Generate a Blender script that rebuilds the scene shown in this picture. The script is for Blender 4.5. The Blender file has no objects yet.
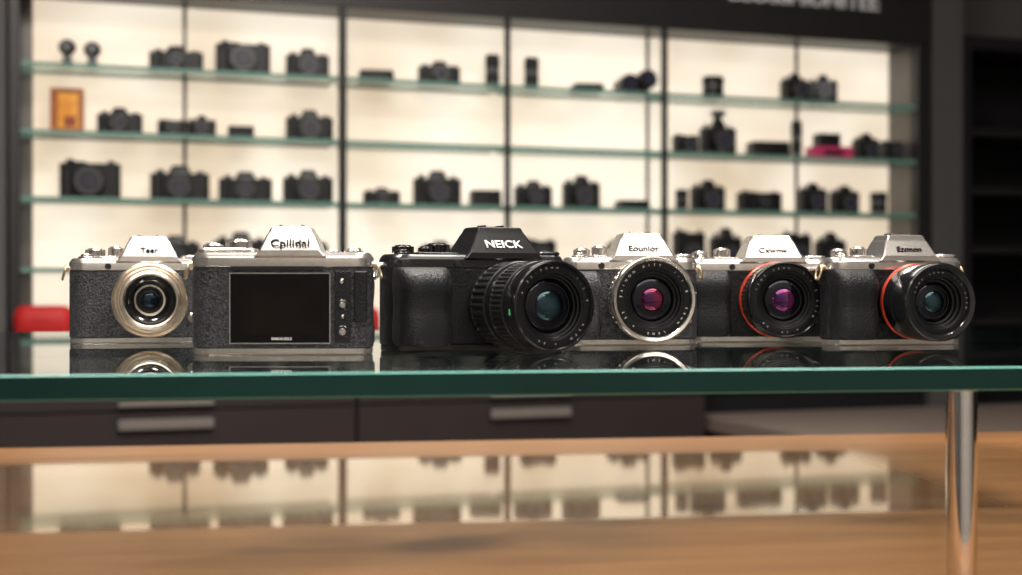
import bpy, bmesh, math, random
from mathutils import Vector, Matrix
random.seed(4)
S = bpy.context.scene
S.view_settings.view_transform = 'Standard'
COL = S.collection
F = 1419.0
EYE = 0.995
GZ = 0.95      # glass riser top
WZ = 0.815     # wooden counter top
pi = math.pi
rad = math.radians

# ------------------------------------------------------------ materials
def mat(name, c, rough=.5, metal=0., spec=.5, coat=0., bump=None, c2=None, cscale=100., emis=None, estr=0.):
    m = bpy.data.materials.new(name); m.use_nodes = True
    nt = m.node_tree; b = nt.nodes['Principled BSDF']
    b.inputs['Base Color'].default_value = c
    b.inputs['Roughness'].default_value = rough
    b.inputs['Metallic'].default_value = metal
    b.inputs['Specular IOR Level'].default_value = spec
    b.inputs['Coat Weight'].default_value = coat
    b.inputs['Coat Roughness'].default_value = .08
    tc = nt.nodes.new('ShaderNodeTexCoord')
    n = nt.nodes.new('ShaderNodeTexNoise')
    n.inputs['Scale'].default_value = cscale; n.inputs['Detail'].default_value = 3
    nt.links.new(tc.outputs['Object'], n.inputs['Vector'])
    cr = nt.nodes.new('ShaderNodeValToRGB')
    cr.color_ramp.elements[0].position = .35; cr.color_ramp.elements[1].position = .7
    cr.color_ramp.elements[0].color = c
    cr.color_ramp.elements[1].color = c2 if c2 else tuple(min(1, x*1.12) for x in c[:3])+(1,)
    nt.links.new(n.outputs['Fac'], cr.inputs['Fac'])
    nt.links.new(cr.outputs['Color'], b.inputs['Base Color'])
    if bump:
        sc, st, dist = bump
        v = nt.nodes.new('ShaderNodeTexVoronoi'); v.inputs['Scale'].default_value = sc
        nt.links.new(tc.outputs['Object'], v.inputs['Vector'])
        bp = nt.nodes.new('ShaderNodeBump'); bp.inputs['Strength'].default_value = st
        bp.inputs['Distance'].default_value = dist
        nt.links.new(v.outputs['Distance'], bp.inputs['Height'])
        nt.links.new(bp.outputs['Normal'], b.inputs['Normal'])
    if emis:
        b.inputs['Emission Color'].default_value = emis
        b.inputs['Emission Strength'].default_value = estr
    return m

LEATHER = mat('leatherette_charcoal', (.006, .006, .008, 1), .42, spec=.32, bump=(640, 1., .0007), c2=(.052, .052, .058, 1), cscale=720)
LEATHERB = mat('leatherette_black', (.0035, .0035, .0045, 1), .46, spec=.22, bump=(700, .8, .0005), c2=(.012, .012, .014, 1), cscale=900)
GRIPM = mat('grip_rubber_black', (.005, .005, .006, 1), .38, spec=.32, bump=(800, .6, .0005), c2=(.010, .010, .012, 1), cscale=700)
SILVER = mat('silver_paint', (.54, .515, .49, 1), .22, metal=.90, cscale=300)
CHROMER = mat('bright_alloy', (.80, .77, .73, 1), .16, metal=1., cscale=200)
DIALM = mat('dial_alloy', (.58, .55, .52, 1), .22, metal=1., cscale=200)
WARMAL = mat('warm_nickel', (.80, .72, .62, 1), .22, metal=1., cscale=260)
BLACKM = mat('black_enamel', (.006, .006, .007, 1), .24, coat=.35, cscale=200)
BLACKR = mat('black_lens_rubber', (.006, .006, .007, 1), .34, spec=.45, cscale=200)
BLACKG = mat('black_gloss', (.005, .005, .006, 1), .16, coat=.4, cscale=200)
BLACKI = mat('black_baffle', (.003, .003, .0035, 1), .34, spec=.25, cscale=200)
REDOR = mat('red_orange_ring', (.48, .045, .016, 1), .32, metal=.4, cscale=200)
WHITEL = mat('white_print', (.8, .8, .78, 1), .5)
GREYL = mat('grey_print', (.3, .3, .3, 1), .5)
GREYLL = mat('light_grey_print', (.5, .5, .49, 1), .5)
DARKL = mat('dark_print', (.006, .006, .008, 1), .6, spec=.1)
GREENL = mat('green_print', (.1, .6, .2, 1), .5)
BRASS = mat('brass_lug', (.6, .48, .33, 1), .3, metal=.9)
CHROME = mat('chrome', (.74, .72, .70, 1), .07, metal=1.)
SEAM = mat('dark_seam', (.01, .01, .011, 1), .5)

def lens_glass(name, centre, mid):
    m = mat(name, (0, 0, 0, 1), .04, metal=.8, coat=.4)
    nt = m.node_tree; b = nt.nodes['Principled BSDF']
    lw = nt.nodes.new('ShaderNodeLayerWeight'); lw.inputs['Blend'].default_value = .35
    cr = nt.nodes.new('ShaderNodeValToRGB')
    e = cr.color_ramp.elements
    e[0].position = 0.01; e[0].color = mid
    e[1].position = .5; e[1].color = (.003, .003, .006, 1)
    k = cr.color_ramp.elements.new(.10); k.color = centre
    k = cr.color_ramp.elements.new(.24); k.color = tuple(x*.35 for x in mid[:3])+(1,)
    nt.links.new(lw.outputs['Facing'], cr.inputs['Fac'])
    nt.links.new(cr.outputs['Color'], b.inputs['Base Color'])
    return m
GL_PURPLE = lens_glass('coated_glass_purple', (.28, .05, .18, 1), (.06, .012, .09, 1))
GL_BLUE = lens_glass('coated_glass_blue', (.035, .08, .095, 1), (.012, .03, .05, 1))
GL_RED = lens_glass('coated_glass_magenta', (.30, .035, .08, 1), (.07, .012, .07, 1))
GL_DARK = lens_glass('dark_front_glass', (.018, .018, .028, 1), (.010, .010, .018, 1))

def glass_mix(name, tint, base, k, rough):
    m = bpy.data.materials.new(name); m.use_nodes = True
    nt = m.node_tree; nt.nodes.clear()
    o = nt.nodes.new('ShaderNodeOutputMaterial')
    t = nt.nodes.new('ShaderNodeBsdfTransparent'); t.inputs['Color'].default_value = tint
    g = nt.nodes.new('ShaderNodeBsdfGlossy'); g.inputs['Roughness'].default_value = rough
    g.inputs['Color'].default_value = (.94, .95, .95, 1)
    fr = nt.nodes.new('ShaderNodeFresnel'); fr.inputs['IOR'].default_value = 1.45
    ma = nt.nodes.new('ShaderNodeMath'); ma.operation = 'MULTIPLY_ADD'
    ma.inputs[1].default_value = k; ma.inputs[2].default_value = base
    mx = nt.nodes.new('ShaderNodeMixShader')
    nt.links.new(fr.outputs['Fac'], ma.inputs[0])
    nt.links.new(ma.outputs[0], mx.inputs['Fac'])
    nt.links.new(t.outputs[0], mx.inputs[1]); nt.links.new(g.outputs[0], mx.inputs[2])
    nt.links.new(mx.outputs[0], o.inputs['Surface'])
    return m
GLASS_TOP = glass_mix('riser_glass', (.80, .82, .81, 1), .06, .82, .006)
GLASS_SH = glass_mix('shelf_glass', (.93, .97, .95, 1), .02, .30, .05)
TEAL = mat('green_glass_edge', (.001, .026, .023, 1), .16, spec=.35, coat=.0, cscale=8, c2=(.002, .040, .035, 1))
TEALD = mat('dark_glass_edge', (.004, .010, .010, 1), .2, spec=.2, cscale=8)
TEALB = mat('glass_arris_highlight', (.09, .32, .27, 1), .4, spec=.3, cscale=8)  # light caught on the front bevel, painted as a brighter green
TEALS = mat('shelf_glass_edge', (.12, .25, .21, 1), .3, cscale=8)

# ------------------------------------------------------------ mesh builder
class MB:
    def __init__(s): s.v = []; s.f = []; s.m = []
    def rings(s, rings, mi=0, cap=True, close=True):
        n = len(rings[0]); b = len(s.v)
        for r in rings: s.v += [tuple(p) for p in r]
        for i in range(len(rings)-1):
            for j in range(n):
                k = (j+1) % n
                s.f.append((b+i*n+j, b+i*n+k, b+(i+1)*n+k, b+(i+1)*n+j)); s.m.append(mi)
        if close == 'loop':
            i = len(rings)-1
            for j in range(n):
                k = (j+1) % n
                s.f.append((b+i*n+j, b+i*n+k, b+k, b+j)); s.m.append(mi)
        elif cap:
            s.f.append(tuple(b+j for j in range(n))[::-1]); s.m.append(mi)
            e = b+(len(rings)-1)*n
            s.f.append(tuple(e+j for j in range(n))); s.m.append(mi)
        return s
    def loft(s, layers, mi=0, n=5):
        rs = []
        for (cx, cy, w, d, r, z) in layers:
            r = min(r, w/2-1e-5, d/2-1e-5); pts = []
            for (sx, sy, a0) in ((1, 1, 0), (-1, 1, 90), (-1, -1, 180), (1, -1, 270)):
                for i in range(n+1):
                    a = rad(a0+90*i/n)
                    pts.append((cx+sx*(w/2-r)+r*math.cos(a), cy+sy*(d/2-r)+r*math.sin(a), z))
            rs.append(pts)
        return s.rings(rs, mi)
    def slab(s, cx, cy, w, d, z0, z1, r=.002, b=.0006, mi=0, n=5):
        return s.loft([(cx, cy, w-2*b, d-2*b, max(r-b, 1e-4), z0), (cx, cy, w, d, r, z0+b),
                       (cx, cy, w, d, r, z1-b), (cx, cy, w-2*b, d-2*b, max(r-b, 1e-4), z1)], mi, n)
    def lathe(s, prof, c=(0, 0, 0), axis='F', n=64, mi=0, ribs=0, depth=.0006, loop=False):
        if ribs: n = ribs*4
        rs = []
        for p in prof:
            r, t = p[0], p[1]; rib = len(p) > 2 and p[2] and ribs
            ring = []
            for j in range(n):
                a = 2*pi*j/n
                rr = r-(depth if (rib and j % 4 >= 2) else 0)
                x, y = rr*math.cos(a), rr*math.sin(a)
                if axis == 'F': ring.append((c[0]+x, c[1]-t, c[2]+y))
                elif axis == 'Z': ring.append((c[0]+x, c[1]+y, c[2]+t))
                else: ring.append((c[0]+t, c[1]+x, c[2]+y))
            rs.append(ring)
        return s.rings(rs, mi, close='loop' if loop else True)
    def drum(s, r, t0, t1, c=(0, 0, 0), axis='F', b=.0006, mi=0, n=48, ribs=0, r1=None, depth=.0006, hole=0):
        r1 = r1 or r
        p = [(r-b, t0), (r, t0+b, 0), (r, t0+b*1.5, 1), (r1, t1-b*1.5, 1), (r1, t1-b, 0), (r1-b, t1)]
        if hole: p += [(hole, t1), (hole, t0)]
        return s.lathe(p, c, axis, n, mi, ribs, depth, bool(hole))
    def box(s, x0, x1, y0, y1, z0, z1, mi=0, b=0.):
        if b: return s.slab((x0+x1)/2, (y0+y1)/2, x1-x0, y1-y0, z0, z1, b, b, mi, 1)
        q = [(x0, y0), (x1, y0), (x1, y1), (x0, y1)]
        return s.rings([[(x, y, z0) for x, y in q], [(x, y, z1) for x, y in q]], mi)
    def sphere(s, c, r, mi=0, n=24, sq=1.):
        pr = [(max(r*math.sin(pi*i/12), 1e-5), -r*sq*math.cos(pi*i/12)) for i in range(13)]
        return s.lathe(pr, c, 'Z', n, mi)
    def obj(s, name, mats, parent=None, loc=(0, 0, 0), rz=0., smooth=True, ang=32):
        me = bpy.data.meshes.new(name); me.from_pydata(s.v, [], s.f)
        for m in (mats if isinstance(mats, (list, tuple)) else [mats]): me.materials.append(m)
        me.polygons.foreach_set('material_index', s.m)
        bm = bmesh.new(); bm.from_mesh(me)
        bmesh.ops.recalc_face_normals(bm, faces=bm.faces); bm.to_mesh(me); bm.free()
        if smooth:
            me.polygons.foreach_set('use_smooth', [True]*len(me.polygons))
            me.set_sharp_from_angle(angle=rad(ang))
        o = bpy.data.objects.new(name, me); COL.objects.link(o)
        if parent: o.parent = parent
        o.location = loc; o.rotation_euler = (0, 0, rz)
        return o

def tag(o, label, cat, group=None):
    o['label'] = label; o['category'] = cat
    if group: o['group'] = group
    return o
def struct(o): o['kind'] = 'structure'; return o

def text_data(txt, size, ext, off=.0):
    cu = bpy.data.curves.new('t', 'FONT'); cu.body = txt; cu.size = size; cu.extrude = ext
    cu.align_x = 'CENTER'; cu.align_y = 'CENTER'; cu.offset = size*off
    to = bpy.data.objects.new('t', cu); COL.objects.link(to)
    bpy.context.view_layer.update()
    dg = bpy.context.evaluated_depsgraph_get()
    me = bpy.data.meshes.new_from_object(to.evaluated_get(dg))
    bpy.data.objects.remove(to)
    return me
def lettering(txt, size, ext, m, parent, loc, rot, sx=1., off=0., slant=0.):
    me = text_data(txt, size, ext, off); me.name = 'lettering'
    if slant: me.transform(Matrix(((1, slant, 0, 0), (0, 1, 0, 0), (0, 0, 1, 0), (0, 0, 0, 1))))
    me.materials.clear(); me.materials.append(m)
    o = bpy.data.objects.new('lettering', me); COL.objects.link(o); o.parent = parent
    o.location = loc; o.rotation_euler = rot; o.scale = (sx, 1, 1)
    return o
def ring_lettering(txt, size, R, c, m, parent, a0, step):
    bm = bmesh.new()
    for i, ch in enumerate(txt):
        if ch == ' ': continue
        me = text_data(ch, size, .00008)
        a = rad(a0-step*i)
        M = Matrix.Translation(Vector((c[0]+R*math.cos(a), c[1], c[2]+R*math.sin(a)))) @ Matrix.Rotation(-(a-pi/2), 4, 'Y') @ Matrix.Rotation(pi/2, 4, 'X')
        me.transform(M); bm.from_mesh(me); bpy.data.meshes.remove(me)
    me = bpy.data.meshes.new('lettering'); bm.to_mesh(me); bm.free()
    me.materials.clear(); me.materials.append(m)
    me.polygons.foreach_set('material_index', [0]*len(me.polygons))
    o = bpy.data.objects.new('lettering', me); COL.objects.link(o); o.parent = parent
    return o

# ------------------------------------------------------------ hero cameras
def build_lens(cam, cx, cz, y0, segs, rf, L, rim, face, rg, glass, face_w=.007, txt=None, txtm=None, tsize=.0028, recess=.006, mark=None, a0=160, step=9.5, rim_w=.0024, core=.56, steps=3):
    """segs: (name,t0,t1,r0,r1,mat,ribs). first one is the lens object itself"""
    lens = None
    for (nm, t0, t1, r0, r1, m, ribs) in segs:
        b = MB(); b.drum(r0, t0, t1, (cx, y0, cz), 'F', .0007, 0, 72, ribs, r1, .0009, hole=0 if lens is None else min(r0, r1)-.0022)
        if lens is None:
            lens = b.obj('lens', m, cam)
            lens['label'] = 'round lens barrel on the camera front'
        else:
            b.obj(nm, m, lens)
    tl = segs[-1][2]; rl = segs[-1][4]
    rb = rf-rim_w
    b = MB()
    b.lathe([(min(rl-.0021, rb), tl-.0002), (rl-.0003, tl-.0002), (rf-.0006, tl+.0006), (rf, tl+.0014), (rf, L-.0016), (rf-.0004, L-.0006), (rf-.0014, L), (rb+.0010, L-.0006), (rb+.0003, L-.0014),
             (rb, L-.0020), (rb, L-.0034), (min(rl-.0021, rb), tl+.001)], (cx, y0, cz), 'F', 96, loop=True)
    b.obj('front_rim', rim, lens)
    b = MB(); inner = []
    r = rb-face_w; dt = (recess-.003)/steps; dr = (r-rg)/steps
    inner += [(rb-.00005, L-.0024), (rb-face_w*.5, L-.0020), (rb-face_w, L-.0024)]
    for i in range(steps):
        inner += [(rb-face_w-dr*i-.0002, L-.003-dt*i), (rb-face_w-dr*(i+.75), L-.003-dt*(i+.15))]
    inner += [(rg, L-recess)]
    outer = [(rg+.0012, L-recess-.0012), (rb-face_w+.0008, L-.0046), (rb-.00005, L-.0036)]
    b.lathe(outer+inner, (cx, y0, cz), 'F', 96, 0)
    b.obj('lens_face', face, lens)
    def dome(r, t0, h, m, nm):
        b = MB(); pr = [(r, t0-.0006), (r*.995, t0)]
        for i in range(1, 13):
            q = i/12.; pr.append((max(r*.985*math.cos(q*pi/2), .0002), t0+h*math.sin(q*pi/2)))
        b.lathe(pr, (cx, y0, cz), 'F', 72); return b.obj(nm, m, lens, ang=60)
    dome(rg, L-recess+.0003, rg*.16, GL_DARK, 'front_element')
    dome(rg*core, L-recess+rg*.10, rg*.20, glass, 'lens_glass')
    for rr, tt in ((rg+.0009, .0008), (rg*.82, rg*.10)):
        b = MB(); b.lathe([(rr+.0004, L-recess+tt-.0006), (rr+.0004, L-recess+tt+.0005), (rr, L-recess+tt+.0005), (rr, L-recess+tt-.0006)], (cx, y0, cz), 'F', 64, loop=True)
        b.obj('retaining_ring', BLACKG, lens)
    if txt:
        ring_lettering(txt, tsize, rb-face_w*.5, (cx, y0-L+.0018, cz), txtm, lens, a0, step)
    if mark:
        b = MB(); b.box(cx-rf*.99-.0004, cx-rf*.99+.0009, y0-mark-.0006, y0-mark+.0006, cz-.006, cz-.002)
        b.obj('index_mark', GREENL, lens)
    return lens

SCREEN = mat('screen_bezel_glass', (.002, .002, .0025, 1), .08, spec=.25)
DISPLAY = mat('display_glass', (.004, .0025, .0025, 1), .06, spec=.2, c2=(.008, .005, .0045, 1), cscale=30)

def build_camera(loc, th, W=.124, D=.032, off=0., black=False, body_mat=LEATHER, top=None, grip=.02, grip_w=.034, text='', textm=DARKL,
                 tsize=.0085, back=False, hump=(.052, .030, .0875), label='', dials=(), silver_base=True, grip_mat=None, toff=.006, sx_=1.12, slant=0.):
    e = bpy.data.objects.new('mirrorless_camera', None); e.empty_display_size = .03
    COL.objects.link(e); e.location = (loc[0], loc[1], GZ); e.rotation_euler = (0, 0, rad(th))
    tag(e, label, 'camera', 'cameras on the glass riser')
    top = top or SILVER
    rc = D*.42
    MB().slab(0, 0, W-.001, D-.001, 0, .0050, rc, .0008).obj('base_plate', top if silver_base else BLACKM, e)
    MB().slab(0, 0, W, D, .0048, .0580, rc, .0006, 0, 8).obj('body', body_mat, e)
    MB().slab(0, 0, W-.0004, D-.0004, .0579, .0588, rc, .0001, 0, 8).obj('seam_band', SEAM, e)
    b = MB(); w, d = W+.0006, D+.0006
    b.loft([(0, 0, w-.001, d-.001, rc, .0587), (0, 0, w, d, rc, .0592), (0, 0, w, d, rc, .0645), (0, 0, w-.0006, d-.0006, rc, .0655), (0, 0, w-.004, d-.004, rc*.9, .0679), (0, 0, w-.0065, d-.0065, rc*.8, .0686)], 0, 8)
    rx0, rx1 = off+hump[0]*.5+.002, W*.5-.004
    if rx1-rx0 > .01: b.slab((rx0+rx1)/2, 0, rx1-rx0, D*.74, .0684, .0714, .006, .0009)
    lx0, lx1 = -W/2+.022, off-hump[0]*.5-.001
    if lx1-lx0 > .006: b.slab((lx0+lx1)/2, .001, lx1-lx0, D*.7, .0684, .0700, .004, .0005)
    b.obj('top_plate', top, e, ang=22)
    hw, ht, hz = hump
    zb = .0650
    b = MB()
    fr = .0014
    b.loft([(off, 0, hw+.005, D+.0018, fr, zb), (off, 0, hw+.003, D+.0034, fr, zb+.0012), (off, 0, hw*.93, D+.0026, fr, zb+.0050),
            (off, .001, ht+.0065, D*.80, fr, hz-.0055), (off, .001, ht+.004, D*.76, fr, hz-.0038), (off, .001, ht+.0015, D*.70, fr, hz-.0008), (off, .001, ht-.001, D*.64, fr, hz)], 0, 2)
    b.obj('viewfinder_housing', top, e, ang=10)
    b = MB(); b.box(off-.008, off+.008, -.002, .010, hz, hz+.0006); b.box(off-.008, off-.0066, -.002, .010, hz+.0005, hz+.0016); b.box(off+.0066, off+.008, -.002, .010, hz+.0005, hz+.0016)
    b.obj('accessory_shoe', BLACKM if black else DIALM, e)
    z0, z1 = zb+.0050, hz-.0055
    y0, y1 = (D+.0026)/2, D*.40-.001
    tilt = math.atan2(y0-y1, z1-z0)
    k = .55
    zc = z0*k+z1*(1-k); yc = y0*k+y1*(1-k)+.0005
    if text:
        if back: lettering(text, tsize, .0004, textm, e, (off, yc+.0020, zc), (pi/2-tilt, 0, pi), sx_, toff, slant)
        else: lettering(text, tsize, .0004, textm, e, (off, -yc, zc), (pi/2-tilt, 0, 0), sx_, toff, slant)
    if grip:
        b = MB(); gx = -W/2+grip_w/2+.0005; gy = -D/2-grip/2+.006; gd = grip+.012
        L_ = [(0, -.003, -.004, .0046), (0, 0, -.001, .0075), (0, 0, 0, .016), (.0006, -.0010, -.0016, .026), (.0009, -.0016, -.0024, .033), (.0003, -.0004, -.0008, .041),
              (0, 0, 0, .047), (.0010, -.0006, -.0020, .0525), (.0028, -.0012, -.0056, .0565), (.0050, -.0024, -.0100, .0590)]
        b.loft([(gx, gy+dy, grip_w+dw, max(gd+dd, .009), grip*.55, z) for dy, dw, dd, z in L_], 0, 8)
        b.obj('grip', grip_mat or (GRIPM if black else body_mat), e, ang=60)
    dm = BLACKM if black else DIALM
    for (dx, dy, dr, dh, rb) in dials:
        b = MB(); b.drum(dr*.8, 0, dh*.25, (dx, dy, .0684), 'Z', .0003, 1, 40); b.drum(dr, dh*.2, dh, (dx, dy, .0684), 'Z', .0004, 0, 48, rb, None, .0009); b.drum(dr*.72, dh-.0001, dh+.0010, (dx, dy, .0684), 'Z', .0003, 1)
        b.drum(dr*.35, dh+.0009, dh+.0013, (dx, dy, .0684), 'Z', .0001, 0)
        b.obj('control_dial', [dm, BLACKM if black else SILVER], e)
    b = MB(); sx = -W/2+.013; b.drum(.0062, 0, .0018, (sx, -D*.16, .0682), 'Z', .0004); b.drum(.0042, .0015, .0038, (sx, -D*.16, .0682), 'Z', .0006)
    b.obj('shutter_button', dm, e)
    for bx, by in ((W/2-.014, -D*.1), (W/2-.022, D*.06)):
        b = MB(); b.drum(.0024, 0, .0014, (bx, by, .0710), 'Z', .0003, 0, 24); b.obj('function_button', BLACKM, e)
    for sd in (-1, 1):
        b = MB(); x = sd*(W/2)
        b.drum(.0026, -.0008, .0036, (x if sd > 0 else x-.0028, 0, .0605), 'X', .0003, 0, 20)
        R, r = .0052, .0011; rs = []
        for i in range(24):
            a = 2*pi*i/24
            rs.append([(x+sd*.0028+(r*math.cos(q))*.9+sd*(R*.5)*(1-math.sin(a))*.5, (R+r*math.sin(q))*math.cos(a)*.8, .0567+(R+r*math.sin(q))*math.sin(a)) for q in [2*pi*k_/8 for k_ in range(8)]])
        b.rings(rs, 0, close='loop'); b.obj('strap_lug', BRASS if not black else DIALM, e)
    if not back:
        b = MB(); b.drum(.0026, -.0005, .0008, (off-hw*.5-.008, -D/2, .0620), 'F', .0003, 0, 24); b.obj('assist_lamp', BLACKG, e)
        b = MB(); b.drum(.0042, -.0005, .0020, (off+.0345, -D/2, .020), 'F', .0006, 0, 32); b.obj('lens_release_button', dm, e)
    yb = D/2
    if not back:
        b = MB(); b.slab(off, yb+.003, .026, .012, .0665, .0795, .003, .0008); b.obj('eyepiece', BLACKM, e)
    sw, sz0, sz1 = .067, .0075, .0548
    scx = 0
    b = MB()
    def frame(x0, x1, z0, z1, t, ya, yb_):
        b.box(x0, x1, ya, yb_, z0, z0+t); b.box(x0, x1, ya, yb_, z1-t, z1)
        b.box(x0, x0+t, ya, yb_, z0+t, z1-t); b.box(x1-t, x1, ya, yb_, z0+t, z1-t)
    frame(scx-sw/2, scx+sw/2, sz0, sz1, .0006, yb-.001, yb+.0024)
    b.obj('screen_frame', SILVER if back else BLACKM, e)
    b = MB(); b.box(scx-sw/2+.0006, scx+sw/2-.0006, yb-.001, yb+.0018, sz0+.0006, sz1-.0006); b.obj('rear_screen', SCREEN, e)
    if back:
        b = MB(); b.box(scx-sw/2+.005, scx+sw/2-.005, yb+.0017, yb+.0020, sz0+.006, sz1-.004); b.obj('display_area', DISPLAY, e)
        lettering('NAKAUDUI', .0026, .0001, WHITEL, e, (scx-.001, yb+.0019, sz0+.0033), (pi/2, 0, pi))
        MB().slab(-.0415, yb+.0002, .0108, .0012, .0085, .0560, .0004, .0002).obj('control_panel', GRIPM, e)
        for (bx, bz, br) in ((-.0415, .0335, .0034), (-.0415, .0255, .0016), (-.0415, .0155, .0040), (-.0410, .0490, .0022)):
            bb = MB(); bb.drum(br, -.0005, .0018, (0, 0, 0), 'F', .0003, 0, 28); bb.drum(br*.55, .0017, .0022, (0, 0, 0), 'F', .0001, 1, 28)
            o = bb.obj('rear_button', [BLACKG, DIALM], e); o.location = (bx, yb, bz); o.rotation_euler = (0, 0, pi)
        bb = MB(); bb.slab(-.0535, yb+.0008, .009, .004, .022, .056, .0015, .0008); bb.obj('thumb_rest', LEATHERB, e)
        bb = MB(); bb.box(-.029, .033, yb-.0005, yb+.0016, .0568, .0588); bb.obj('rear_trim', BLACKM, e)
    return e

# camera 1 : silver with nickel pancake lens
c = build_camera((-.2975, 1.165), 16, W=.124, grip=0, text='Teer', tsize=.0062, label='silver and black mirrorless camera with a nickel-coloured pancake lens',
                 hump=(.048, .028, .0865), dials=((-.042, .004, .0080, .0075, 20), (-.026, .002, .0060, .0090, 16)))
lens1 = build_lens(c, 0, .0350, -.016, [('lens', -.001, .010, .0255, .0265, WARMAL, 0), ('focus_ring', .0095, .020, .0285, .029, WARMAL, 40)],
           .0300, .026, WARMAL, WARMAL, .0095, GL_BLUE, .0018, recess=.011, core=.7, rim_w=.0034)
MB().lathe([(.0238, .0170), (.0238, .0320), (.0232, .0334), (.0212, .0340), (.0200, .0336), (.0190, .0318), (.0184, .0170)], (0, -.016, .0350), 'F', 96, loop=True).obj('inner_ring', WARMAL, lens1)
MB().lathe([(.0185, .0170), (.0185, .0312), (.0174, .0320), (.0150, .0306), (.0128, .0265), (.0120, .0170)], (0, -.016, .0350), 'F', 96, loop=True).obj('inner_baffle', BLACKG, lens1)

# camera 2 : shown from behind
c = build_camera((-.1543, .963), 181.5, W=.1215, grip=.012, back=True, off=-.0065, text='Cpilidal', tsize=.0078, textm=DARKL,
                 label='silver and black mirrorless camera turned to show its rear screen', hump=(.044, .026, .0855), body_mat=LEATHER, toff=.008,
                 dials=((.030, 0, .0092, .0080, 24), (.047, .002, .0070, .0055, 20), (-.047, 0, .006, .0022, 20)))
build_lens(c, 0, .036, -.016, [('lens', -.001, .009, .0255, .0265, SILVER, 0), ('focus_ring', .0085, .018, .028, .028, BLACKR, 40)],
           .0285, .025, BLACKM, BLACKG, .0115, GL_BLUE, .005)

# camera 3 : all black with big zoom
c = build_camera((-.0275, 1.036), 27, W=.142, D=.036, off=.016, black=True, body_mat=GRIPM, top=BLACKM, grip=.024, grip_w=.040, text='NEICK', textm=WHITEL,
                 tsize=.0082, sx_=1.25, slant=-.10, toff=.012, silver_base=False, label='black mirrorless camera with a large black zoom lens', hump=(.060, .034, .0890),
                 dials=((-.053, .006, .0080, .0060, 22), (-.028, .002, .0090, .0075, 26), (-.040, -.004, .005, .0050, 18)))
l3 = build_lens(c, .016, .0325, -.018, [('lens', -.001, .008, .0290, .0295, BLACKM, 0), ('zoom_ring', .0078, .030, .0308, .0312, BLACKR, 38), ('barrel', .0298, .038, .0296, .0292, BLACKM, 0),
                ('focus_ring', .0378, .057, .0306, .0308, BLACKR, 54), ('barrel', .0568, .064, .0296, .0305, BLACKM, 0)],
           .0312, .077, BLACKG, BLACKI, .0185, GL_BLUE, .0055, 'o 35-70mm   1:2.8   ASPH  o 62', GREYL, .0023, recess=.011, mark=.070, core=.62)

# camera 4 : silver lens
c = build_camera((.0935, 1.124), 9, W=.108, off=.008, grip=.008, grip_w=.026, text='Eounior', tsize=.0068, label='silver and black mirrorless camera with a silver-rimmed lens',
                 dials=((-.038, .002, .0066, .0065, 18), (-.0235, .003, .0062, .0085, 22)))
build_lens(c, .007, .036, -.016, [('lens', -.001, .010, .0270, .0280, CHROMER, 0), ('focus_ring', .0095, .024, .0300, .0305, CHROMER, 44), ('barrel', .0238, .028, .0295, .0300, SILVER, 0)],
           .0330, .037, CHROMER, BLACKI, .0165, GL_RED, .0052, 'EAINON XITT  1:1.8  50mm  LENS  o 52', GREYLL, .0026, recess=.010, a0=175, rim_w=.0044, core=.58)

# camera 5
c = build_camera((.2060, 1.190), 4, W=.122, off=.010, body_mat=LEATHERB, grip=.013, grip_w=.034, text='Cxwnw', tsize=.0068, label='silver and black mirrorless camera with an orange-ringed black lens',
                 hump=(.053, .032, .0880), dials=((-.048, .002, .0064, .0060, 18), (-.029, .003, .0072, .0085, 24)))
build_lens(c, .010, .035, -.016, [('lens', -.001, .008, .0280, .0290, BLACKM, 0), ('accent_ring', .0078, .0130, .0309, .0309, REDOR, 0), ('focus_ring', .0128, .026, .0300, .0302, BLACKR, 50), ('barrel', .0258, .031, .0292, .0300, BLACKM, 0)],
           .0307, .041, BLACKG, BLACKI, .0168, GL_PURPLE, .0052, 'LENS 28mm  1:1.8 ASPH   o 55  VR', GREYL, .0023, recess=.010, core=.6)

# camera 6
c = build_camera((.3015, 1.1285), 14, W=.116, off=.008, body_mat=LEATHERB, grip=.016, grip_w=.034, text='Ezonon', tsize=.0064, label='silver and black mirrorless camera with a deep black hooded lens',
                 hump=(.050, .030, .0865), dials=((-.044, .002, .0064, .0060, 18), (-.0265, .003, .0066, .0078, 22)))
build_lens(c, .007, .034, -.016, [('lens', -.001, .009, .0275, .0285, BLACKM, 0), ('accent_ring', .0088, .0125, .0296, .0296, REDOR, 0), ('barrel', .0123, .026, .0290, .0294, BLACKG, 0)],
           .0298, .048, BLACKG, BLACKI, .0150, GL_BLUE, .0036, 'LENS 35mm  1:2 ASPH', GREYL, .0018, recess=.013, rim_w=.0056, core=.6)

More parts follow.
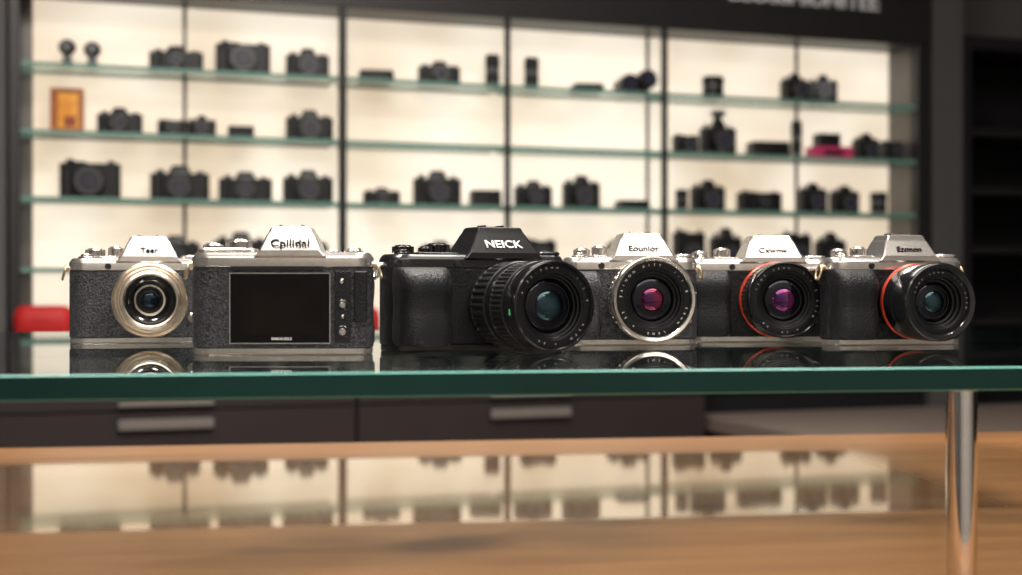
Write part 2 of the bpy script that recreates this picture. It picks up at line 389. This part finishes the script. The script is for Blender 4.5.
# ------------------------------------------------------------ glass riser
TY = rad(8.5)
TO = Vector((0, .765, 0))
GT = .0135
def glass_slab(name, x0, x1, y0, y1, z0, z1, mats, bev, loc, rz):
    b = MB()
    q = lambda o: [(x0+o, y0+o), (x1-o, y0+o), (x1-o, y1-o), (x0+o, y1-o)]
    R = [[(x, y, z) for x, y in q(o)] for o, z in ((bev, z0), (0, z0+bev), (0, z1-bev), (bev, z1))]
    b.rings(R, 1)
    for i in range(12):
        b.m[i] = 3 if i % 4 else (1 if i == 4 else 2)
    b.m[-1] = 0; b.m[-2] = 0
    return b.obj(name, mats, None, loc, rz, smooth=False)
g = glass_slab('glass_riser', -.9, .68, 0, .74, GZ-GT, GZ, [GLASS_TOP, TEAL, TEALB, TEALD], .0008, TO, TY)
tag(g, 'thick green-edged glass display top carrying a row of cameras', 'glass table')
def leg(lx, ly):
    b = MB(); z0, z1 = WZ, GZ-GT
    b.drum(.014, z0, z0+.004, (lx, ly, 0), 'Z', .001, 0, 48)
    b.drum(.0090, z0+.003, z1-.0015, (lx, ly, 0), 'Z', .0003, 0, 48)
    b.drum(.0098, z1-.002, z1, (lx, ly, 0), 'Z', .0004, 0, 48)
    o = b.obj('leg', CHROME, g); o['label'] = 'polished chrome tube leg'
leg(.2725, .0300); leg(-.80, .03); leg(.64, .50); leg(-.86, .50)

# ------------------------------------------------------------ wooden counter
def wood(name, c1, c2, rough, scale=(1.0, 9, 9)):
    m = bpy.data.materials.new(name); m.use_nodes = True; nt = m.node_tree; b = nt.nodes['Principled BSDF']
    tc = nt.nodes.new('ShaderNodeTexCoord'); mp = nt.nodes.new('ShaderNodeMapping'); mp.inputs['Scale'].default_value = scale
    n = nt.nodes.new('ShaderNodeTexNoise'); n.inputs['Scale'].default_value = 3; n.inputs['Detail'].default_value = 5; n.inputs['Distortion'].default_value = .4
    cr = nt.nodes.new('ShaderNodeValToRGB'); cr.color_ramp.elements[0].color = c1; cr.color_ramp.elements[1].color = c2
    cr.color_ramp.elements[0].position = .25; cr.color_ramp.elements[1].position = .8
    nt.links.new(tc.outputs['Object'], mp.inputs[0]); nt.links.new(mp.outputs[0], n.inputs['Vector'])
    nt.links.new(n.outputs['Fac'], cr.inputs['Fac']); nt.links.new(cr.outputs['Color'], b.inputs['Base Color'])
    b.inputs['Roughness'].default_value = rough
    return m
WC1, WC2 = (.165, .076, .028, 1), (.26, .122, .048, 1)
WOOD = wood('oiled_oak', WC1, WC2, .38)
e = bpy.data.objects.new('wooden_counter', None); COL.objects.link(e); e.location = (0, 0, 0); e.rotation_euler = (0, 0, TY)
tag(e, 'low oak sales counter under the glass riser', 'counter')
MB().box(-1.25, 1.2, .66, 1.60, 0, WZ-.04, b=.002).obj('body', WOOD, e)

# counter top : oak with a mirror-gloss field masked in to confine the shelf reflection
def lacquered():
    m = wood('oak_reflection_mask', WC1, WC2, .38); nt = m.node_tree; N = nt.nodes
    b = N['Principled BSDF']; out = N['Material Output']
    g = N.new('ShaderNodeBsdfGlossy'); g.inputs['Roughness'].default_value = .04; g.inputs['Color'].default_value = (1, .94, .84, 1)
    fr = N.new('ShaderNodeFresnel'); fr.inputs['IOR'].default_value = 1.5
    ma = N.new('ShaderNodeMath'); ma.operation = 'MULTIPLY_ADD'; ma.inputs[1].default_value = .95; ma.inputs[2].default_value = .18
    tc = N.new('ShaderNodeTexCoord'); sp = N.new('ShaderNodeSeparateXYZ'); nt.links.new(tc.outputs['Object'], sp.inputs[0])
    def ramp(sock, a, b_, lo, hi):
        r = N.new('ShaderNodeMapRange'); r.interpolation_type = 'SMOOTHSTEP'
        r.inputs['From Min'].default_value = a; r.inputs['From Max'].default_value = b_
        r.inputs['To Min'].default_value = lo; r.inputs['To Max'].default_value = hi
        nt.links.new(sock, r.inputs['Value']); return r.outputs['Result']
    def mul(a, b_):
        q = N.new('ShaderNodeMath'); q.operation = 'MULTIPLY'; nt.links.new(a, q.inputs[0]); nt.links.new(b_, q.inputs[1]); return q.outputs[0]
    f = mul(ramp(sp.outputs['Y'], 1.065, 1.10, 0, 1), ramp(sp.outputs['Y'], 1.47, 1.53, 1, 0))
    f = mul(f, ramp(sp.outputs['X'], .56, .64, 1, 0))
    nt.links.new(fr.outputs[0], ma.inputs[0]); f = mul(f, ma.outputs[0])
    mx = N.new('ShaderNodeMixShader')
    nt.links.new(f, mx.inputs['Fac'])
    nt.links.new(b.outputs[0], mx.inputs[1]); nt.links.new(g.outputs[0], mx.inputs[2]); nt.links.new(mx.outputs[0], out.inputs['Surface'])
    return m
MB().box(-1.3, 1.25, .60, 1.66, WZ-.04, WZ, b=.003).obj('counter_top', lacquered(), e)['label'] = 'oak top with an added mirror-like field shaping the reflection'

# ------------------------------------------------------------ room frame
WA = math.atan2(.332, .943)
U = Vector((math.cos(WA), math.sin(WA), 0)); V = Vector((math.sin(WA), -math.cos(WA), 0)); P0 = Vector((-1.176, 3.4, 0))
def u_at(x, v=0.):
    t = (x-511)/F
    return (t*(P0.y+V.y*v)-P0.x-V.x*v)/(U.x-U.y*t)
def dep(u, v=0.): return P0.y+U.y*u+V.y*v
def W3(u, v, z=0): return P0+U*u+V*v+Vector((0, 0, z))

PLASTER = mat('grey_plaster', (.10, .095, .095, 1), .8, cscale=4)
LIGHTW = mat('cream_wall_paint', (.42, .40, .37, 1), .8, cscale=4)
DARKW = mat('dark_wall_paint', (.010, .0095, .011, 1), .6, spec=.25, cscale=4)
CEIL = mat('ceiling_paint', (.35, .33, .31, 1), .9, cscale=4)
FLOORM = wood('floor_planks', (.16, .12, .10, 1), (.26, .20, .17, 1), .4, (1, 6, 6))
DARKF = mat('dark_frame_metal', (.022, .020, .021, 1), .4, metal=.3, cscale=20)
GREYF = mat('grey_frame_metal', (.13, .12, .115, 1), .4, metal=.4, cscale=20)
def rbox(name, u0, u1, v0, v1, z0, z1, m, parent=None, bev=0.):
    b = MB(); b.box(u0, u1, -v1, -v0, z0, z1, b=bev)
    if parent: return b.obj(name, m, parent)
    return b.obj(name, m, None, P0, WA)
HC = 2.75
struct(rbox('wall_back', -2.3, 4.8, -.42, -.32, 0, HC, PLASTER))
struct(rbox('wall_left', -2.3, -2.2, -.32, 5.5, 0, HC, PLASTER))
struct(rbox('wall_right', 4.7, 4.8, -.32, 5.5, 0, HC, DARKW))
struct(rbox('wall_front', -2.3, 4.8, 5.5, 5.6, 0, HC, LIGHTW))
struct(rbox('floor', -2.3, 4.8, -.42, 5.6, -.1, 0, FLOORM))
struct(rbox('ceiling', -2.3, 4.8, -.42, 5.6, HC, HC+.1, CEIL))

def panel_mat():
    m = bpy.data.materials.new('backlit_panel'); m.use_nodes = True; nt = m.node_tree; b = nt.nodes['Principled BSDF']
    b.inputs['Base Color'].default_value = (.4, .36, .31, 1); b.inputs['Roughness'].default_value = .6
    tc = nt.nodes.new('ShaderNodeTexCoord'); n = nt.nodes.new('ShaderNodeTexNoise'); n.inputs['Scale'].default_value = 3.0; n.inputs['Detail'].default_value = 1
    cr = nt.nodes.new('ShaderNodeValToRGB')
    cr.color_ramp.elements[0].position = .32; cr.color_ramp.elements[0].color = (.70, .56, .40, 1)
    cr.color_ramp.elements[1].position = .64; cr.color_ramp.elements[1].color = (1, .90, .74, 1)
    nt.links.new(tc.outputs['Object'], n.inputs['Vector']); nt.links.new(n.outputs['Fac'], cr.inputs['Fac'])
    nt.links.new(cr.outputs['Color'], b.inputs['Emission Color']); b.inputs['Emission Strength'].default_value = .93
    return m
PANEL = panel_mat()

UL, UR = u_at(20), u_at(917)
unit = bpy.data.objects.new('display_shelving', None); COL.objects.link(unit); unit.location = W3(0, 0, .887); unit.rotation_euler = (0, 0, WA)
tag(unit, 'tall backlit wall display unit with dark metal posts', 'display shelving')
def ubox(name, u0, u1, v0, v1, z0, z1, m, bev=0.):
    b = MB(); b.box(u0, u1, -v1, -v0, z0-.887, z1-.887, b=bev); return b.obj(name, m, unit)
VP = -.155
ZP0, ZP1 = .887, 1.717
MID = [u_at(343), u_at(508), u_at(665)]
edges = [UL]+MID+[UR]
PR = UR-.002
ubox('back_board', UL, UR+.02, VP-.05, VP, ZP0, 2.1, GREYF)
mids = [u_at(x, VP) for x in (343, 508, 668)]
pb = [u_at(33, VP)]+mids+[PR]
for i in range(4):
    o = ubox('light_panel', pb[i]+.003*(i > 0), pb[i+1]-.003*(i < 3), VP, VP+.012, ZP0, ZP1, PANEL, .001); o['label'] = 'warm white backlit panel'
ubox('post', UL-.026, UL, VP, .004, ZP0, ZP1+.001, DARKF, .002)
for u, w in ((MID[0], .020), (MID[1], .014), (MID[2], .015)):
    ubox('post', u-w/2, u+w/2, -.014, .004, ZP0, ZP1+.001, DARKF, .002)
ubox('side_panel', UR-.001, UR+.008, VP, -.03, ZP0, ZP1, GREYF)
ubox('post', UR, UR+.05, -.03, .004, ZP0, ZP1+.001, DARKF, .002)
for x in (185, 648, 797):
    u = u_at(x, VP+.02); ubox('mullion', u-.005, u+.005, VP+.012, VP+.02, ZP0, ZP1, GREYF, .001)
ubox('header', UL-.35, UR+.05, VP-.05, .006, ZP1, 2.2, DARKF, .002)
LETG = mat('faint_glow_letters', (.42, .41, .40, 1), .4, emis=(.6, .57, .55, 1), estr=.12)  # faint emission added to the grey letters
o = lettering('CLOSSHIUNITEE', .062, .004, LETG, unit, (u_at(802), -.010, 1.829-.887), (pi/2, 0, 0), 1.13, .01)
o['label'] = 'pale grey raised sign letters with a faint added glow'
struct(rbox('trim_1', UL-1.2, UL-.03, -.32, -.02, 0, HC, PLASTER))

ROWZ = [1.539, 1.376, 1.215, 1.043]
ST = .011
for zi, z in enumerate(ROWZ):
    for k in range(4):
        hw0 = .0105 if k else .002; hw1 = .0105 if k < 3 else .002
        s = glass_slab('glass_shelf', edges[k]+hw0, edges[k+1]-hw1, 0, .132, z-ST, z, [GLASS_SH, TEALS, TEALS, TEALS], .0008, P0, WA)
        tag(s, 'thin green-edged glass shelf in the backlit display unit', 'shelf', 'glass shelves in the display unit')

# ---------------------------------------------------- shelf goods
SB = mat('shelf_camera_black', (.009, .009, .010, 1), .38, spec=.35, cscale=60)
SG = mat('shelf_camera_grey', (.10, .10, .105, 1), .3, metal=.4, cscale=60)
SGL = mat('shelf_camera_glass', (.03, .03, .05, 1), .1, coat=.8)
VI = -.072
def place(b, name, x0, x1, row, mats, label, cat, group, yaw=0., v=VI, z=None):
    u = u_at((x0+x1)/2, v)
    o = b.obj(name, mats, None, W3(u, v, ROWZ[row] if z is None else z), WA*.6+yaw)
    return tag(o, label, cat, group)
def m_of(x0, x1, v=VI): return (x1-x0)*dep(u_at((x0+x1)/2, v), v)/F
def h_of(x0, x1, hp): return (hp+3)*dep(u_at((x0+x1)/2, VI), VI)/F
def s_camera(x0, x1, hp, row, hump=True, lr=.40, ll=.03, yaw=0., hx=0., flash=False, grip=True):
    w = m_of(x0, x1)*1.0; h = h_of(x0, x1, hp); d = .036
    b = MB(); bh = h*(.77 if hump else .88)
    b.slab(0, 0, w, d, 0, bh, .010, .002)
    if hump:
        hw = w*.34
        b.loft([(hx*w, 0, hw*1.15, d, .004, bh-.002), (hx*w, 0, hw, d*.9, .004, bh+(h-bh)*.5), (hx*w, 0, hw*.7, d*.6, .004, h)])
    else: b.slab(-w*.22, 0, w*.3, d*.7, bh-.001, bh+h*.05, .004, .001)
    if grip: b.loft([(-w*.38, -d*.55, w*.2, d*.5, .008, .001), (-w*.38, -d*.55, w*.2, d*.5, .008, bh*.85), (-w*.38, -d*.4, w*.18, d*.4, .008, bh*.93)])
    b.drum(w*.07, 0, h*.11, (-w*.33, 0, bh), 'Z', .001, 1, 24, 12); b.drum(w*.06, 0, h*.08, (w*.34, 0, bh), 'Z', .001, 1, 24, 12)
    r = min(bh*lr, w*.3); cz = max(bh*.47, r+.001)
    c_ = (hx*w, -d/2, cz)
    b.drum(r, -.002, ll*.45, c_, 'F', .001, 0, 40, 24); b.drum(r*.88, ll*.44, ll*.6, c_, 'F', .0005, 1, 40)
    b.drum(r*.95, ll*.59, ll, c_, 'F', .001, 0, 40)
    b.lathe([(r*.88, ll-.0005), (r*.88, ll+.0014), (r*.72, ll+.0014), (r*.68, ll-.0005)], c_, 'F', 40, 1, loop=True)
    b.drum(r*.60, ll-.001, ll+.0010, c_, 'F', .0008, 2, 32)
    if flash:
        b.slab(hx*w, 0, w*.18, .02, h-.001, h+.012, .003, .001); b.slab(hx*w, -.003, w*.34, .03, h+.011, h+.028, .004, .002, 1)
    return place(b, 'shelf_camera', x0, x1, row, [SB, SG, SGL], 'black camera with attached lens displayed on a glass shelf', 'camera', 'cameras on the backlit shelves', yaw)
def s_lens(x0, x1, hp, row):
    r = m_of(x0, x1)/2; h = h_of(x0, x1, hp)
    b = MB(); b.drum(r*.90, 0, h*.15, (0, 0, 0), 'Z', .001, 1, 40); b.drum(r*.97, h*.149, h*.45, (0, 0, 0), 'Z', .001, 0, 40, 28)
    b.drum(r*.93, h*.449, h*.6, (0, 0, 0), 'Z', .001, 1, 40); b.drum(r, h*.599, h*.93, (0, 0, 0), 'Z', .001, 0, 40, 28); b.drum(r*.96, h*.929, h, (0, 0, 0), 'Z', .001, 0, 40)
    return place(b, 'camera_lens', x0, x1, row, [SB, SG], 'black camera lens standing upright on a glass shelf', 'camera lens', 'lenses on the backlit shelves')
def s_case(x0, x1, hp, row):
    w = m_of(x0, x1); h = h_of(x0, x1, hp)
    b = MB(); b.slab(0, 0, w, .07, 0, h*.62, .008, .0015); b.slab(0, 0, w*.985, .068, h*.6, h, .008, .002, 1); b.slab(0, -.0345, w*.16, .006, h*.45, h*.75, .001, .0005, 1)
    return place(b, 'accessory_case', x0, x1, row, [SB, SB], 'flat dark accessory case lying on a glass shelf', 'case', 'accessory cases on the shelves')
def s_ball(x0, x1, hp, row):
    r = m_of(x0, x1)/2; h = h_of(x0, x1, hp)
    b = MB(); b.drum(r*.8, 0, h*.16, (0, 0, 0), 'Z', .001, 0, 32); b.drum(r*.6, h*.13, h*.4, (0, 0, 0), 'Z', .001, 1, 32, 0, r*.5)
    b.sphere((0, 0, h*.66), r*1.02, 0, 28, .95); b.drum(r*.55, -.0, .003, (0, -r*.9, h*.66), 'F', .0008, 1, 28)
    return place(b, 'tripod_ball_head', x0, x1, row, [SB, SG], 'small round black tripod ball head on a glass shelf', 'tripod head', 'ball heads on the top shelf')
def s_bino(x0, x1, hp, row):
    w = m_of(x0, x1); h = h_of(x0, x1, hp); r = min(h*.40, w*.25)
    b = MB()
    for sx, up in ((-1, 0), (1, h*.18)):
        cx = sx*(w/2-r); b.drum(r, .0, .03, (cx, 0, r+up), 'F', .002, 0, 36); b.drum(r*.75, -.05, .001, (cx, 0, r+up), 'F', .002, 1, 36); b.drum(r*.7, .029, .031, (cx, 0, r+up), 'F', .0005, 2, 36)
    b.slab(0, .012, w*.5, .02, 0, r*1.3, .003, .001, 1); b.slab(w*.28, .01, w*.2, .02, 0, r*.6, .003, .001, 1)
    return place(b, 'binoculars', x0, x1, row, [SB, SG, SGL], 'compact black binoculars on the top glass shelf', 'binoculars', None, .15)

s_ball(59, 76, 27, 0); s_ball(84, 101, 25, 0)
s_camera(150, 203, 23, 0, lr=.36); s_camera(216, 270, 32, 0, lr=.42, hump=False); s_camera(286, 329, 27, 0)
s_case(359, 393, 8, 0); s_camera(418, 460, 21, 0, lr=.42); s_lens(485, 500, 30, 0); s_lens(524, 539, 29, 0); s_case(572, 602, 5, 0); s_bino(616, 655, 27, 0)
s_lens(702, 724, 19, 0); s_camera(780, 808, 26, 0, ll=.05, lr=.5); s_camera(808, 837, 26, 0, ll=.06, lr=.55, yaw=-.3, grip=False)
s_camera(98, 142, 24, 1); s_camera(158, 187, 15, 1, hump=False); s_camera(188, 216, 19, 1); s_case(228, 254, 9, 1); s_camera(286, 333, 28, 1, lr=.42)
s_camera(672, 698, 18, 1, hump=False); s_camera(699, 736, 32, 1, ll=.05, flash=True); s_case(748, 788, 12, 1); s_lens(791, 802, 34, 1)
s_camera(852, 879, 24, 1, lr=.5); s_camera(880, 902, 19, 1, hump=False)
s_camera(61, 120, 37, 2, hump=False, lr=.42); s_camera(151, 209, 32, 2, lr=.42); s_camera(219, 272, 27, 2); s_camera(283, 333, 30, 2, lr=.42)
s_camera(363, 400, 14, 2); s_camera(413, 461, 32, 2); s_case(470, 500, 13, 2); s_camera(514, 552, 24, 2); s_camera(562, 600, 30, 2)
s_case(616, 648, 6, 2); s_camera(690, 725, 28, 2); s_lens(675, 688, 18, 2); s_camera(736, 782, 19, 2, hump=False, lr=.3); s_camera(797, 827, 27, 2); s_camera(829, 859, 25, 2); s_lens(870, 887, 19, 2)
for x0, x1, h in ((150, 200, 30), (214, 268, 34), (285, 328, 30), (418, 462, 26), (520, 556, 30), (606, 650, 32), (672, 705, 40), (709, 742, 40), (780, 811, 38), (814, 846, 36)):
    s_camera(x0, x1, h, 3, hump=(x0 % 4 != 0))
s_lens(484, 500, 34, 3)

OB = mat('orange_carton', (.36, .10, .03, 1), .5, cscale=14, c2=(.50, .16, .04, 1)); OBY = mat('yellow_carton_panel', (.80, .30, .03, 1), .5, cscale=20, c2=(.95, .52, .06, 1)); OBR = mat('dark_red_carton_print', (.30, .05, .02, 1), .5)
w = m_of(52, 83); h = 44*3.5/F
b = MB(); b.slab(0, 0, w, .05, 0, h, .001, .0008); b.slab(.004, -.0252, w*.62, .001, h*.10, h*.88, .0004, .0002, 1); b.slab(.009, -.0260, w*.36, .001, h*.12, h*.36, .0004, .0002, 2)
place(b, 'product_box', 52, 83, 1, [OB, OBY, OBR], 'upright orange carton with a yellow and dark red front', 'box', None)
PB = mat('pink_carton', (.5, .03, .13, 1), .5, cscale=14)
w = m_of(808, 850); b = MB(); b.slab(0, 0, w, .06, 0, .036, .001, .0008); b.slab(-.008, 0, w*.55, .05, .0359, .075, .001, .0008, 1); b.slab(0, -.031, w*.5, .002, .010, .024, .0005, .0003, 1)
place(b, 'product_box', 808, 850, 1, [PB, SB], 'flat magenta carton with a dark lid on a glass shelf', 'box', None)

# ---------------------------------------------------- wall cabinets
CABM = mat('taupe_lacquer', (.030, .022, .022, 1), .45, spec=.35, cscale=6); CABD = mat('gap_shade', (.008, .007, .007, 1), .6)  # carcass colour darkened so drawer gaps read as shadow lines
HND = mat('satin_handle', (.36, .33, .31, 1), .35, metal=.7)
VC = .15
def cabinet(u0, u1, hx):
    e = bpy.data.objects.new('drawer_cabinet', None); COL.objects.link(e); e.location = W3((u0+u1)/2, VC); e.rotation_euler = (0, 0, WA)
    tag(e, 'taupe lacquered drawer cabinet below the display shelves', 'cabinet', 'cabinets below the display')
    w = u1-u0-.004
    MB().box(-w/2, w/2, .02, VC-VP+.02, .06, ZP0-.02, b=.001).obj('body', CABD, e)
    MB().box(-w/2+.02, w/2-.02, .05, VC-VP, 0, .06).obj('plinth', CABD, e)
    MB().box(-w/2-.0015, w/2+.0015, -.01, VC-VP, ZP0-.02, ZP0-.0005, b=.001).obj('cabinet_top', CABM, e)
    hc = hx-(u0+u1)/2
    for (z0, z1, hz, hh) in ((.706, .862, .722, .013), (.40, .701, .673, .024), (.07, .395, .36, .03)):
        d = MB().box(-w/2+.002, w/2-.002, 0, .02, z0, z1, b=.001).obj('drawer', CABM, e)
        b = MB(); b.box(hc-.110, hc+.110, -.022, -.016, hz-hh/2, hz+hh/2, b=.001)
        b.box(hc-.10, hc-.09, -.017, .001, hz-.004, hz+.004); b.box(hc+.09, hc+.10, -.017, .001, hz-.004, hz+.004)
        b.obj('handle', HND, d)
uA, uB, uC_ = u_at(-330, VC), u_at(357, VC), u_at(706, VC)
cabinet(uA, uB, u_at(166, VC)); cabinet(uB, uC_, u_at(529, VC))
uE = UR+.04
e = bpy.data.objects.new('base_cabinet', None); COL.objects.link(e); e.location = P0; e.rotation_euler = (0, 0, WA); tag(e, 'dark plain base cabinet below the display unit', 'cabinet')
rbox('body', uC_+.004, uE, VP-.05, -.02, 0, ZP0-.001, DARKW, e, .002)
um = (uC_+uE)/2
for a, b_ in ((uC_+.01, um-.002), (um+.002, uE-.006)): rbox('door', a, b_, -.02, -.004, .70, ZP0-.01, DARKW, e, .001)
BEN = mat('taupe_bench_top', (.20, .155, .135, 1), .5, cscale=6)
e = bpy.data.objects.new('low_bench', None); COL.objects.link(e); e.location = P0; e.rotation_euler = (0, 0, WA); tag(e, 'low taupe bench standing before the dark base cabinet', 'bench')
rbox('bench_top', uC_+.03, uE+.5, .005, .75, .60, .64, BEN, e, .003)
rbox('body', uC_+.05, uE+.48, .03, .70, 0, .60, CABM, e, .003)

RB = mat('red_fabric', (.50, .012, .012, 1), .6, cscale=14)
for x0, x1, v, hh in ((15, 73, .055, .066), (340, 380, .055, .058)):
    w = m_of(x0, x1, v); b = MB(); d = .075
    b.loft([(0, 0, w*.94, d*.9, .02, 0), (0, 0, w, d, .03, hh*.15), (0, 0, w, d, .03, hh*.55), (0, 0, w*.95, d*.9, .03, hh*.8), (0, 0, w*.84, d*.72, .025, hh*.94), (0, 0, w*.66, d*.5, .018, hh)], 0, 6)
    b.slab(0, -d*.5, w*.3, .004, hh*.45, hh*.52, .001, .0005)
    place(b, 'camera_pouch', x0, x1, 0, [RB], 'soft rounded red camera pouch on the cabinet top', 'pouch', 'red pouches on the cabinet', v=v, z=ZP0-.0005)

# ---------------------------------------------------- pillar + dark open cabinet
u1_, u2_ = UR+.052, u_at(963)
struct(rbox('trim_2', u1_, u2_, -.32, -.002, 0, HC, mat('pillar_paint', (.070, .066, .066, 1), .6)))
sc = bpy.data.objects.new('open_cabinet', None); COL.objects.link(sc); sc.location = P0; sc.rotation_euler = (0, 0, WA)
tag(sc, 'tall dark open cabinet with empty shelves', 'cabinet')
a = u2_+.002; b_ = a+1.0
rbox('side_panel', a, a+.03, -.30, -.002, 0, 1.72, DARKW, sc); rbox('side_panel', b_-.03, b_, -.30, -.002, 0, 1.72, DARKW, sc)
rbox('top_panel', a, b_, -.30, -.002, 1.72, 1.76, DARKW, sc); rbox('back_panel', a+.03, b_-.03, -.30, -.28, 0, 1.72, DARKW, sc)
for z in (.35, .62, .90, 1.12, 1.30, 1.48): rbox('shelf', a+.03, b_-.03, -.28, -.02, z-.02, z, DARKF, sc)

# ---------------------------------------------------- lights
def ceil_light(x, y, sx, sy, power, estr, col=(1, .94, .86)):
    e = MB().box(-sx/2-.03, sx/2+.03, -sy/2-.03, sy/2+.03, HC-.05, HC, b=.004).obj('ceiling_light', GREYF, None, (x, y, 0), WA)
    tag(e, 'unseen flush rectangular ceiling light with white diffuser', 'ceiling light', 'ceiling lights')
    MB().box(-sx/2, sx/2, -sy/2, sy/2, HC-.054, HC-.0499).obj('diffuser', mat('led_diffuser', (.8, .8, .8, 1), .5, emis=(1, .93, .84, 1), estr=estr), e)
    l = bpy.data.lights.new('lamp', 'AREA'); l.shape = 'RECTANGLE'; l.size = sx; l.size_y = sy; l.energy = power; l.color = col
    o = bpy.data.objects.new('lamp', l); COL.objects.link(o); o.location = (x, y, HC-.06); o.rotation_euler = (0, 0, WA)
ceil_light(-.55, .80, .35, .35, 36, 6)
ceil_light(.70, .85, .35, .35, 36, 6)
ceil_light(.1, 1.45, 1.2, .18, 38, 6)
ceil_light(0., 2.7, 1.6, .3, 9, 4)
ceil_light(.3, -.45, 2.8, .9, 28, 1.2)  # large front lamp added out of view for the camera hump faces
ceil_light(.4, -1.55, 2.6, .3, 20, 3)  # unseen lamp added behind the viewpoint to brighten metal lens fronts
w = bpy.data.worlds.new('World'); S.world = w; w.use_nodes = True
w.node_tree.nodes['Background'].inputs['Color'].default_value = (.9, .85, .8, 1); w.node_tree.nodes['Background'].inputs['Strength'].default_value = .04

# ---------------------------------------------------- camera
cd = bpy.data.cameras.new('view'); cd.lens = 50; cd.sensor_width = 36; cd.clip_start = .05
cd.dof.use_dof = True; cd.dof.focus_distance = 1.05; cd.dof.aperture_fstop = 6.3
co = bpy.data.objects.new('view', cd); COL.objects.link(co); co.location = (0, 0, EYE); co.rotation_euler = (pi/2, 0, 0)
S.camera = co
